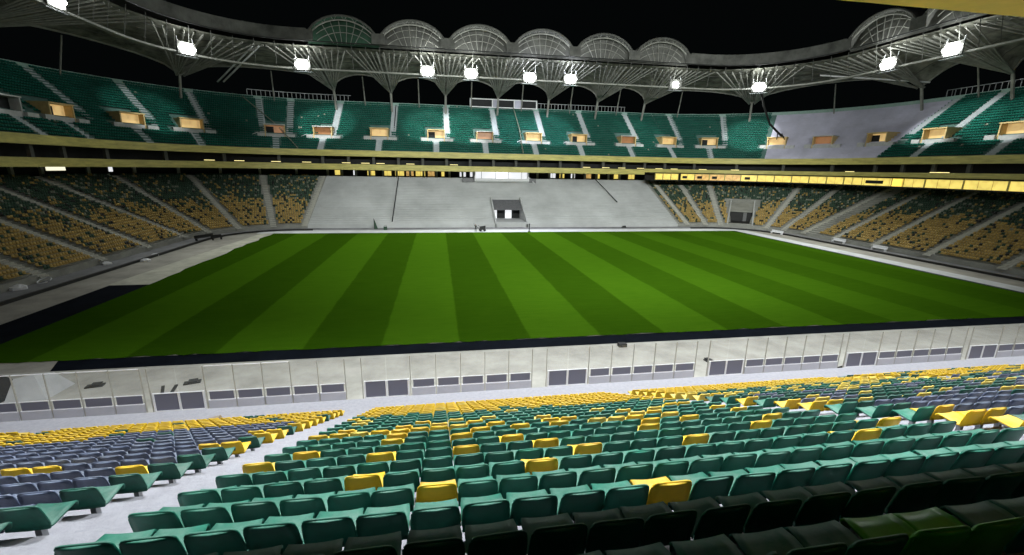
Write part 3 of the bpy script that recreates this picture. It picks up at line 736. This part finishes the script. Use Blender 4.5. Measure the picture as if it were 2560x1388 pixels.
while x < 60:
    g = [q for q in gates if abs(q-x) < 1.25+.7]
    if g:
        gx = g[0]; obj('gate_frame', gfm, bar, (gx, 0, 0))
        for sx in (-.6, .6): obj('gate_pane', gpm, bar, (gx+sx, 0, 0))
        for sx in (-.62, .62):
            obj('clear_pane', clm, bar, (gx+sx, 0, 0), None).scale.x = .93
        for sx in (-1.28, 1.28): obj('post', postm, bar, (gx+sx, 0, 0))
        x = gx+1.28+PW/2+.03
        continue
    nxt = [q for q in gates if 0 < q-x < 1.95+PW]
    obj('lower_panel', lowm, bar, (x, 0, 0)); obj('smoked_pane', smm, bar, (x, 0, 0)); obj('clear_pane', clm, bar, (x, 0, 0)); [obj('rail', rlm, bar, (x, 0, zz)) for zz in ((.46, .94, 2.36) if x < -8 else (.46, .94))]
    obj('post', postm, bar, (x+PW/2, 0, 0)); x += PW
# small things on the near apron
def leaf(x, y, rot, size, lab):
    mb = MB(); mb.box(-size, size, -.25, .25, 0, .07); mb.box(-size*.5, size*.6, -.15, .4, .07, .12)
    tag(build('debris_sheet', mb, M['black'], None, (x, y, .01), rot), lab, 'debris')
leaf(-23.5, 31.8, .2, .5, 'thin dark sheet lying on the apron at left'); leaf(-17.3, 31.5, .3, .5, 'dark scrap of sheeting right of the two planks'); leaf(21.6, 30.2, .1, .35, 'small dark scrap on the apron in the middle')
for i, (x, a) in enumerate(((-18.5, .45), (-17.9, .25))):
    mb = MB(); mb.box(-.09, .09, -1.0, 1.0, 0, .08); tag(build('plank', mb, M['black'], None, (x, 30.2, .02), a), '%s of two dark planks leaning together on the apron' % ('left' if i == 0 else 'right'), 'plank', 'dark planks on the apron')
mb = MB(); mb.box(-.35, .35, -.25, .25, 0, .3); mb.box(-.1, .1, -.3, -.25, .1, .2); tag(build('tool_box', mb, M['black'], None, (15.7, 34., 0)), 'small black box at the edge of the black strip', 'box')
mb = MB(); mb.tube([(0, 0, 0), (.5, -1.4, 1.2)], .08); tag(build('prop_bar', mb, M['black'], None, (30.6, 27.5, 0)), 'dark slanting prop behind the barrier on the right', 'bar')
mb = MB(); mb.hexa([(-1.5, -1, 0), (1.6, -1.2, 0), (1.8, 1.2, 0), (-1.4, 1.4, 0)], [(-1.0, -.6, 1.5), (.7, -.7, 1.3), (.9, .7, 1.1), (-.9, .9, 1.7)]); 
tag(build('equipment_cover', mb, M['black'], None, (-29.3, 31., 0)), 'black covered equipment heap at the left edge of the apron', 'equipment')
mb = MB(); mb.hexa([(-1., -1.2, 0), (1.2, -1., 0), (1.3, 1.2, 0), (-1.1, 1.1, 0)], [(-.6, -.7, 1.4), (.5, -.6, 1.6), (.7, .6, 1.2), (-.8, .9, 1.)]); 
tag(build('white_sack', mb, M['white_path'], None, (-26.4, 31.2, 0)), 'crumpled pale sack beside the black equipment heap', 'sack')
mb = MB(); mb.hexa([(-.9, 0, 0), (1.1, 0, 0), (1.1, .6, 0), (-.9, .6, 0)], [(-.9, 0, .05), (1., .1, .5), (1., .5, .5), (-.9, .6, .05)])
tag(build('cardboard_sheet', mb, mat('cardboard', (.3, .24, .17)), None, (-11., 19.4, 3.35)), 'brown cardboard sheet lying on front seats of the left block', 'cardboard')

# ------------------------------------------------------------------ stadium seats of the near stand
def near_seat_meshes():
    """monobloc seat : origin on the tread below the backrest, facing +y"""
    w = .228
    # pan: grid (u across, v front->back) with a dished profile and a rolled front lip
    prof = [(.42, .35), (.43, .39), (.405, .422), (.3, .428), (.16, .415), (.05, .405), (.0, .418)]
    us = np.linspace(-1, 1, 7)
    mb = MB(); top = []; bot = []
    for (y, z) in prof:
        ww = w*(1.0 if y < .4 else .93)
        top.append([(u*ww, y, z+.018*u*u) for u in us]); bot.append([(u*ww*.99, y-.012, z+.018*u*u-.022) for u in us])
    def skin(A, B):
        for i in range(len(A)-1):
            for j in range(len(A[0])-1):
                mb.quad(A[i][j], A[i+1][j], A[i+1][j+1], A[i][j+1]); mb.quad(B[i][j], B[i][j+1], B[i+1][j+1], B[i+1][j])
        for i in range(len(A)-1):
            mb.quad(A[i][0], B[i][0], B[i+1][0], A[i+1][0]); mb.quad(A[i][-1], A[i+1][-1], B[i+1][-1], B[i][-1])
        for j in range(len(A[0])-1):
            mb.quad(A[0][j], A[0][j+1], B[0][j+1], B[0][j]); mb.quad(A[-1][j], B[-1][j], B[-1][j+1], A[-1][j+1])
    skin(top, bot); pan = mb
    # back: rises from the rear of the pan, curved, narrower with rounded corners at the top and a rolled rim
    mb = MB(); rows = []
    hs = [.0, .07, .15, .235, .295, .332, .352, .36]; hw = [1, 1, .985, .965, .94, .9, .83, .7]
    F_, B_ = [], []
    for h, q in zip(hs, hw):
        lean = -.01-.085*(h/.36); zz = .41+h
        F_.append([(u*w*q, lean+.03*(u*u)*(1 if h > .05 else .3), zz) for u in us])
        B_.append([(u*w*q, lean+.03*(u*u)*(1 if h > .05 else .3)-.026, zz-.004) for u in us])
    skin(B_, F_); back = mb
    # rolled rim round the backrest
    mb = MB(); pts = []
    for i in range(1, len(hs)): a = F_[i][0]; b_ = B_[i][0]; pts.append(((a[0]), (a[1]+b_[1])/2-.004, a[2]))
    pts2 = [(-p[0], p[1], p[2]) for p in pts[::-1]]; mb.tube(pts+pts2, .0125, 5); rim = mb
    mb = MB(); mb.box(-.035, .035, .08, .16, .0, .39); mb.box(-.16, .16, .03, .3, .36, .388); mb.box(-.12, .12, .05, .2, 0, .015); br = mb
    return pan, back, rim, br
pan_, back_, rim_, br_ = near_seat_meshes()
SM = {}
for key in ('green', 'green_b', 'green_d', 'yellow', 'yellow_b', 'slate', 'green_lit'):
    SM[key] = tuple(q.mesh(n, M[key]) for q, n in ((pan_, 'seat_pan'), (back_, 'backrest'), (rim_, 'rim')))
    for me in SM[key]:
        import bmesh as _b
        bm = _b.new(); bm.from_mesh(me); _b.ops.remove_doubles(bm, verts=bm.verts, dist=1e-5); _b.ops.recalc_face_normals(bm, faces=bm.faces); bm.to_mesh(me); bm.free()
        me.polygons.foreach_set('use_smooth', [True]*len(me.polygons))
brm = br_.mesh('bracket', M['steel'])
# yellow seats placed where the photograph has them (pixels of the backrest centre)
YPX = [(1690, 1228), (1072, 1232), (888, 1207), (655, 1192), (1347, 1160), (1163, 1146), (948, 1143), (762, 1140), (1768, 1113), (2150, 1112), (1290, 1108), (1470, 1113), (1000, 1102), (975, 1102),
       (1165, 1103), (1240, 1076), (1290, 1076), (1405, 1080), (1615, 1078), (1888, 1074), (1930, 1048), (1425, 1057), (2215, 1072), (1600, 1055), (1720, 1052), (1740, 1052), (1060, 1062), (1000, 1085), (1110, 1085), (835, 1100), (870, 1098),
       (1985, 1020), (1880, 1015), (2085, 1028), (1785, 1000), (2465, 1055), (2375, 1040), (345, 1200), (575, 1137), (675, 1100), (700, 1097), (745, 1078), (30, 1180), (110, 1178), (820, 1050), (770, 1075)]
seats = []
blocks = [(-16.9, -3.9, 'L'), (-3.9, 8.95, 'M'), (8.95, 22., 'R'), (22., 35., 'S'), (35., 48., 'T'), (-29.9, -16.9, 'K')]
for xa, xb, bl in blocks:
    n = 24; x0 = xb-.72-SEAT/2-SEAT*(n-1)
    if bl == 'M': x0 = .15+SEAT/2-SEAT*7
    for k in range(-3, NROW):
        for i in range(n): seats.append([x0+i*SEAT, k, bl, i, n])
vis = []
for q in seats:
    x, k = q[0], q[1]; pc = project((x, yrow(k)-.05, zrow(k)+.6))
    if pc is None: continue
    if -260 < pc[0] < 2900 and 800 < pc[1] < 1800: q.append(pc); vis.append(q)
def nearest_yellow():
    out = set()
    for px in YPX:
        b_, bd = None, 1e9
        for j, q in enumerate(vis):
            d = math.hypot(q[5][0]-px[0], (q[5][1]-px[1])*1.3)
            if d < bd: bd, b_ = d, j
        if bd < 60: out.add(b_)
    return out
YS = nearest_yellow()
def colour(j, q):
    x, k, bl, i, n, pc = q; u = rnd.random()
    if j in YS: return 'yellow'
    if bl == 'M':
        e = 12.2-.25*abs(x-1)+.9*math.sin(x*1.3) if x < 6 else 10.8
        e = 12.6-(.12*(x-2) if x > 2 else 0)
        if k > e+1.6: return 'yellow' if u < .93 else 'yellow_b'
        if k > e: return 'yellow' if u < .55 else 'green'
        if k > 6: return 'yellow_b' if u < .14 else 'yellow' if u < .23 else ('green' if u < .7 else 'green_b')
        if k > 3 and u < .05: return 'yellow'
        return 'green' if u < .78 else 'green_b'
    if bl in 'LK':
        if k > 14: return 'yellow' if u < .95 else 'green_d'
        if k > 12 and x < -11: return 'yellow' if u < .7 else 'green_d'
        if x < -14: return 'slate' if u < .5 else ('yellow_b' if u < .68 else 'green_d')
        if i == n-1: return 'green_d'
        if i == n-2 and k > 4: return 'yellow' if u < .45 else 'slate'
        return 'slate' if u < .96 else 'green_d'
    if bl == 'R':
        if k > 15: return 'yellow' if u < .85 else 'yellow_b'
        if k > 11.5: return 'yellow_b' if u < .3 else ('green' if u < .75 else 'green_d')
        if i < 1: return 'green' if u < .6 else 'yellow'
        if k > 6: return 'green_d' if u < .55 else ('yellow_b' if u < .73 else 'slate')
        return 'slate' if u < .75 else 'green_d'
    if k > 14: return 'yellow' if u < .8 else 'green_d'
    return 'green_d' if u < .6 else ('slate' if u < .85 else 'yellow_b')
for j, q in enumerate(vis): q.append(colour(j, q))
for q in vis:
    if q[5][1] > 1330 and q[5][0] > 2330: q[6] = 'green_lit'
# bottom-right green seats with yellow light painted into the colour
inframe = [q for q in vis if -30 < q[5][0] < 2590 and q[5][1] < 1430]
inframe.sort(key=lambda q: q[5][2])
near300 = set(id(q) for q in inframe[:300])
CN = {'green': 'green', 'green_b': 'green', 'green_d': 'dark green', 'yellow': 'yellow', 'yellow_b': 'pale yellow', 'slate': 'slate grey', 'green_lit': 'lime green'}
proto = {}
krow0 = min(q[1] for q in inframe[:300])
pl = {c: [] for c in SM}
for q in vis:
    x, k, bl, i, n, pc, c = q
    dx, dz, rz = rnd.uniform(-.012, .012), rnd.uniform(-.006, .006), rnd.uniform(-.03, .03)
    if id(q) not in near300: pl[c].append((x+dx, yrow(k), zrow(k), rz)); continue
    if bl == 'M': where = '%s right of the left stairs' % ORD[i] if i < 12 else '%s left of the right stairs' % ORD[n-1-i]
    elif bl == 'L': where = '%s left of the left stairs' % ORD[n-1-i]
    elif bl == 'R': where = '%s right of the right stairs' % ORD[i]
    else: where = '%s in the outermost %s block' % (ORD[i], 'left' if bl == 'K' else 'right')
    lab = '%s seat %s, %s row from the photo bottom' % (CN[c], where, ORD[k-krow0])
    t = thing('stadium_seat', lab, 'seat', (x+dx, yrow(k), zrow(k)+dz), rz, 'plastic seats of the near stand')
    if c not in proto:
        parts = [obj('seat_pan', SM[c][0], t), obj('backrest', SM[c][1], t)]
        rm = obj('rim', SM[c][2], parts[1]); parts.append(obj('bracket', brm, t)); proto[c] = (parts, rm)
    else:
        parts, rm = proto[c]
        np_ = [copy(p, t) for p in parts]; copy(rm, np_[1])
# the remaining near seats as one object
def join_seats(name, pl):
    cos, fs, mis, base = [], [], [], 0
    keys = [c for c in pl if pl[c]]; mats = [M[c] for c in keys]
    for mi, c in enumerate(keys):
        V, Fq = [], []
        for me in SM[c][:2]:
            o = len(V); V += [tuple(v.co) for v in me.vertices]; Fq += [tuple(o+i for i in p.vertices) for p in me.polygons]
        V = np.array(V); Fq = np.array(Fq); k = len(V)
        A = np.array(pl[c]); co_, si_ = np.cos(A[:, 3:4]), np.sin(A[:, 3:4])
        X = A[:, 0:1]+V[None, :, 0]*co_-V[None, :, 1]*si_; Y = A[:, 1:2]+V[None, :, 0]*si_+V[None, :, 1]*co_; Z = A[:, 2:3]+V[None, :, 2]
        cos.append(np.stack([X, Y, Z], -1).reshape(-1, 3)); fs.append((Fq[None]+base+(np.arange(len(A))*k)[:, None, None]).reshape(-1, 4))
        mis.append(np.full(len(A)*len(Fq), mi)); base += len(A)*k
    co = np.concatenate(cos); fa = np.concatenate(fs); mi = np.concatenate(mis)
    me = bpy.data.meshes.new(name); me.vertices.add(len(co)); me.vertices.foreach_set('co', co.ravel())
    me.loops.add(fa.size); me.loops.foreach_set('vertex_index', fa.ravel()); me.polygons.add(len(fa))
    me.polygons.foreach_set('loop_start', np.arange(0, fa.size, 4)); me.polygons.foreach_set('loop_total', np.full(len(fa), 4))
    for m in mats: me.materials.append(m)
    me.polygons.foreach_set('material_index', mi); me.polygons.foreach_set('use_smooth', np.ones(len(fa), bool)); me.update(); me.validate()
    return obj(name, me)
tag(join_seats('near_stand_seats', pl), 'yellow, green and grey seats further down the near stand', 'seats', kind='stuff')

# ------------------------------------------------------------------ overhang of the camera's own upper tier
ov = thing('tier_overhang', 'golden edge beam of the upper tier overhead at top right', 'beam', (0, 0, 0))
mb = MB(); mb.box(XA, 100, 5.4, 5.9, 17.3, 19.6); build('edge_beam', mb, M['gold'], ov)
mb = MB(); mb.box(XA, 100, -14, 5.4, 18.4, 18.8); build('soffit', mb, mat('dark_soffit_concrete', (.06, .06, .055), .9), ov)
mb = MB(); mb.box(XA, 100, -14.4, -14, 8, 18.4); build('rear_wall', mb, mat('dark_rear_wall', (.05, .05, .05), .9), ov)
t = thing('strip_light', 'warm strip light below the golden edge beam at top right', 'strip light', (16.2, 5.5, 17.12))
mb = MB(); mb.box(-1.8, 1.8, -.06, .06, -.05, .03); build('diffuser', mb, M['w_strip'], t)
mb = MB(); mb.box(-1.9, 1.9, -.1, .1, .03, .12); build('housing', mb, M['truss'], t)
for i, xx in enumerate((10., 16., 22., 31., 40.)):
    t = thing('ceiling_lamp', '%s warm ceiling lamp under the golden beam overhead' % ORD[i], 'lamp', (xx, 2.9, 18.05), 0, 'ceiling lamps under the overhang')
    lamp('SPOT', 'bulb', t, (0, -.2, -.1), 160, (1, .6, .13), .1, (xx, 5.4, 18.2), 110, .8)
    mb = MB(); mb.box(-.4, .4, -.1, .1, .15, .3); build('housing', mb, M['truss'], t)

# ------------------------------------------------------------------ small things round the pitch
def person():
    t = thing('person', 'person in dark clothes standing with one arm raised at the far touchline', 'person', (8.9, 106.2, 0), 0)
    V = [(0, 0, .98), (0, 0, 1.2), (0, 0, 1.45), (0, 0, 1.55), (0, 0, 1.68), (-.1, 0, .93), (-.13, .05, .5), (-.15, 0, .05), (-.15, -.14, .03), (.1, 0, .93), (.13, -.05, .5), (.16, 0, .05), (.16, -.14, .03),
         (-.2, 0, 1.43), (-.36, 0, 1.65), (-.42, -.05, 1.95), (-.46, -.05, 2.12), (.2, 0, 1.43), (.3, -.06, 1.16), (.42, -.2, .95), (.46, -.26, .85)]
    E = [(0, 1), (1, 2), (2, 3), (3, 4), (0, 5), (5, 6), (6, 7), (7, 8), (0, 9), (9, 10), (10, 11), (11, 12), (2, 13), (13, 14), (14, 15), (15, 16), (2, 17), (17, 18), (18, 19), (19, 20)]
    R = [.15, .14, .15, .06, .105, .1, .07, .05, .04, .1, .07, .05, .04, .08, .05, .04, .035, .08, .05, .04, .035]
    me = bpy.data.meshes.new('body'); me.from_pydata(V, E, []); o = obj('body', me, t); me.materials.append(M['cloth'])
    sk = o.modifiers.new('skin', 'SKIN'); 
    for i, r in enumerate(R): me.skin_vertices[0].data[i].radius = (r, r)
    me.skin_vertices[0].data[0].use_root = True
    o.modifiers.new('sub', 'SUBSURF').levels = 1
    mb = MB(); mb.tube([(0, -.02, 1.6), (0, -.02, 1.68), (0, -.02, 1.76), (0, -.02, 1.8)], .11, 8); build('head', mb, M['skin'], t)
    mb = MB(); mb.tube([(0, .01, 1.7), (0, .01, 1.8), (0, .01, 1.83)], .115, 8); build('hair', mb, M['black'], t)
try: person()
except Exception as e: print('person', e)
t = thing('line_marker_cart', 'black wheeled cart beside the person at the far touchline', 'cart', (10.6, 107, 0))
mb = MB(); mb.hexa([(-.7, -.4, .35), (.7, -.4, .35), (.7, .4, .35), (-.7, .4, .35)], [(-.55, -.35, 1.15), (.75, -.35, 1.35), (.75, .35, 1.35), (-.55, .35, 1.15)]); build('body', mb, M['black'], t)
for x in (-.5, .5):
    mb = MB()
    k = 14
    for y in (-.45, .37):
        n = len(mb.v); mb.v += [(x+.33*math.cos(2*PI*i/k), y, .33+.33*math.sin(2*PI*i/k)) for i in range(k)]+[(x+.33*math.cos(2*PI*i/k), y+.08, .33+.33*math.sin(2*PI*i/k)) for i in range(k)]
        mb.f.append(tuple(range(n, n+k))); mb.m.append(0); mb.f.append(tuple(range(n+k, n+2*k))[::-1]); mb.m.append(0)
        for i in range(k): mb.f.append((n+i, n+(i+1) % k, n+k+(i+1) % k, n+k+i)); mb.m.append(0)
    build('wheel', mb, M['black'], t)
mb = MB(); mb.tube([(-.5, 0, 1.), (-1.1, 0, 1.5)], .04); mb.tube([(-1.1, -.3, 1.5), (-1.1, .3, 1.5)], .04); build('handle', mb, M['black'], t)
t = thing('marker_post', 'slim black post at the far touchline right of the tunnel', 'post', (22, 105.6, 0))
mb = MB(); mb.tube([(0, 0, 0), (0, 0, 1.85)], .13, 8); build('pole', mb, M['black'], t)
mb = MB(); mb.tube([(0, 0, 1.85), (0, 0, 2.0)], .17, 8); build('cap', mb, M['black'], t)
mb = MB(); mb.box(-.3, .3, -.3, .3, 0, .08); build('base', mb, M['black'], t)
t = thing('folded_banner', 'narrow dark folded banner leaning at the foot of the bare stand', 'banner', (-15.4, 111.8, 0))
mb = MB(); mb.poly([(-.1, 0, 0), (.75, 0, 0), (-.1, .1, 2.5)]); mb.poly([(-.1, .12, 0), (-.1, .16, 2.5), (.75, .12, 0)]); mb.quad((-.1, 0, 0), (-.1, .1, 2.5), (-.1, .16, 2.5), (-.1, .12, 0)); mb.quad((.75, 0, 0), (.75, .12, 0), (-.1, .16, 2.5), (-.1, .1, 2.5)); build('cloth', mb, M['far_green'], t)
mb = MB(); mb.tube([(-.15, .05, 0), (-.15, .05, 2.6)], .05); build('pole', mb, M['black'], t)
mb = MB(); mb.box(-.4, .4, -.3, .3, 0, .8); mb.tube([(-.3, 0, .8), (-.3, 0, 1.1), (.3, 0, 1.1), (.3, 0, .8)], .04)
tag(build('equipment_case', mb, M['far_green'], None, (-12.7, 110.2, 0)), 'small dark green case right of the folded banner', 'case')
mb = MB(); mb.hexa([(-.6, -.4, 0), (.6, -.4, 0), (.6, .4, 0), (-.6, .4, 0)], [(-.3, -.2, .55), (.45, -.2, .6), (.4, .2, .55), (-.3, .2, .5)])
tag(build('kit_bag', mb, M['black'], None, (49.5, 112.3, 0)), 'small black bag at the foot of the bare stand on the right', 'bag')
def bench(loc, rot, lab, L=3., m='black'):
    t = thing('bench', lab, 'bench', loc, rot)
    mb = MB(); mb.box(-L/2, L/2, -.25, .25, .42, .5); build('seat', mb, M[m], t)
    mb = MB(); mb.box(-L/2, L/2, .25, .32, .5, 1.0); build('backrest', mb, M[m], t)
    for x in (-L/2+.2, L/2-.2):
        mb = MB(); mb.box(x-.05, x+.05, -.25, .3, 0, .42); build('leg', mb, M[m], t)
bench((-46.6, 97.2, 0), 1.1, 'dark bench by the kerb rail at the left corner', 4.)
bench((-44.2, 96.8, 0), .9, 'second dark bench nearer the kerb rail at the left corner', 2.)
bench((84.5, 98.5, 0), -1.45, 'white bench at the right corner before the tunnel', 3.4, 'white')
for i, s in enumerate((247.5, 257)):
    l, r = frame(s, -1.0, .0); bench(l, r, '%s pale bench at the foot of an aisle in the right stand' % ('first' if i == 0 else 'second'), 3.2, 'white')
def sack(x, y, sz, lab, nm='plastic_bag'):
    mb = MB(); n = 8; base = []
    lo = [(sz*1.2*math.cos(2*PI*i/n)*rnd.uniform(.8, 1.2), sz*math.sin(2*PI*i/n)*rnd.uniform(.8, 1.2), 0) for i in range(n)]
    mi = [(p[0]*.95, p[1]*.95, sz*.45*rnd.uniform(.8, 1.2)) for p in lo]; hi = [(p[0]*.4, p[1]*.4, sz*.8*rnd.uniform(.8, 1.1)) for p in lo]
    for A, B in ((lo, mi), (mi, hi)):
        for i in range(n): mb.quad(A[i], A[(i+1) % n], B[(i+1) % n], B[i])
    mb.poly(hi); tag(build(nm, mb, M['white'], None, (x, y, .01)), lab, 'bag')
sack(-51+1.5, 59.5, .7, 'long white bag on the left walkway nearest the photo edge'); sack(-49.2, 73.5, .55, 'white bag on the left walkway beyond the coiled hose')
sack(-45.0, 75.5, .6, 'upright white bag on the kerb rail at left'); sack(-46.2, 80, .5, 'small white bag farthest along the left walkway')
mb = MB(); mb.tube([([.6*math.cos(a), .6*math.sin(a)*1.2, .12+.6*(math.sin(a)+1)*.35][0], .6*math.sin(a)*1.2, .12+.6*(math.sin(a)+1)*.35) for a in np.linspace(0, 2*PI*.93, 22)], .06, 6)
tag(build('coiled_hose', mb, M['white'], None, (-48.9, 62.3, .05)), 'white coiled hose ring lying on the left walkway', 'hose')
# cables
for pts, m, lab in (([(-11.9, 147, 33.2), (-12.1, 128.2, 17.4)], 'black', 'dark cable hanging down the far upper tier left of centre'),
                    ([(-10.9, 133, 12.4), (-11.4, 114, 1.6)], 'black', 'dark cable lying down the bare stand at left'),
                    ([(48.5, 134, 12.2), (52.0, 124, 6.)], 'black', 'short dark cable on the right half of the bare stand'),
                    ([P(96.5, 33, 33.4), P(99.5, 22, 25.3), P(102, 14.6, 19.4)], 'far_pale', 'pale cable draped down the left part of the upper tier'),
                    ([(24.2, 146, 33.8), (24.6, 136, 26.4), (24.4, 128.4, 19.3)], 'far_pale', 'pale cable draped down the middle of the upper tier')):
    mb = MB(); mb.tube(pts, .14, 5); tag(build('cable', mb, M[m]), lab, 'cable')
# black drooping tubes standing in for a dark patch on the bare upper corner
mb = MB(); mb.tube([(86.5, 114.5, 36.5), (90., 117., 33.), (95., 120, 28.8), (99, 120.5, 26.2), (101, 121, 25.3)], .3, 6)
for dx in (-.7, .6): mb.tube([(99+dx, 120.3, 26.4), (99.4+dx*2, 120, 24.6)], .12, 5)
tag(build('dark_droop', mb, M['black']), 'black drooping cable bundle below the floodlight over the bare corner', 'cable')
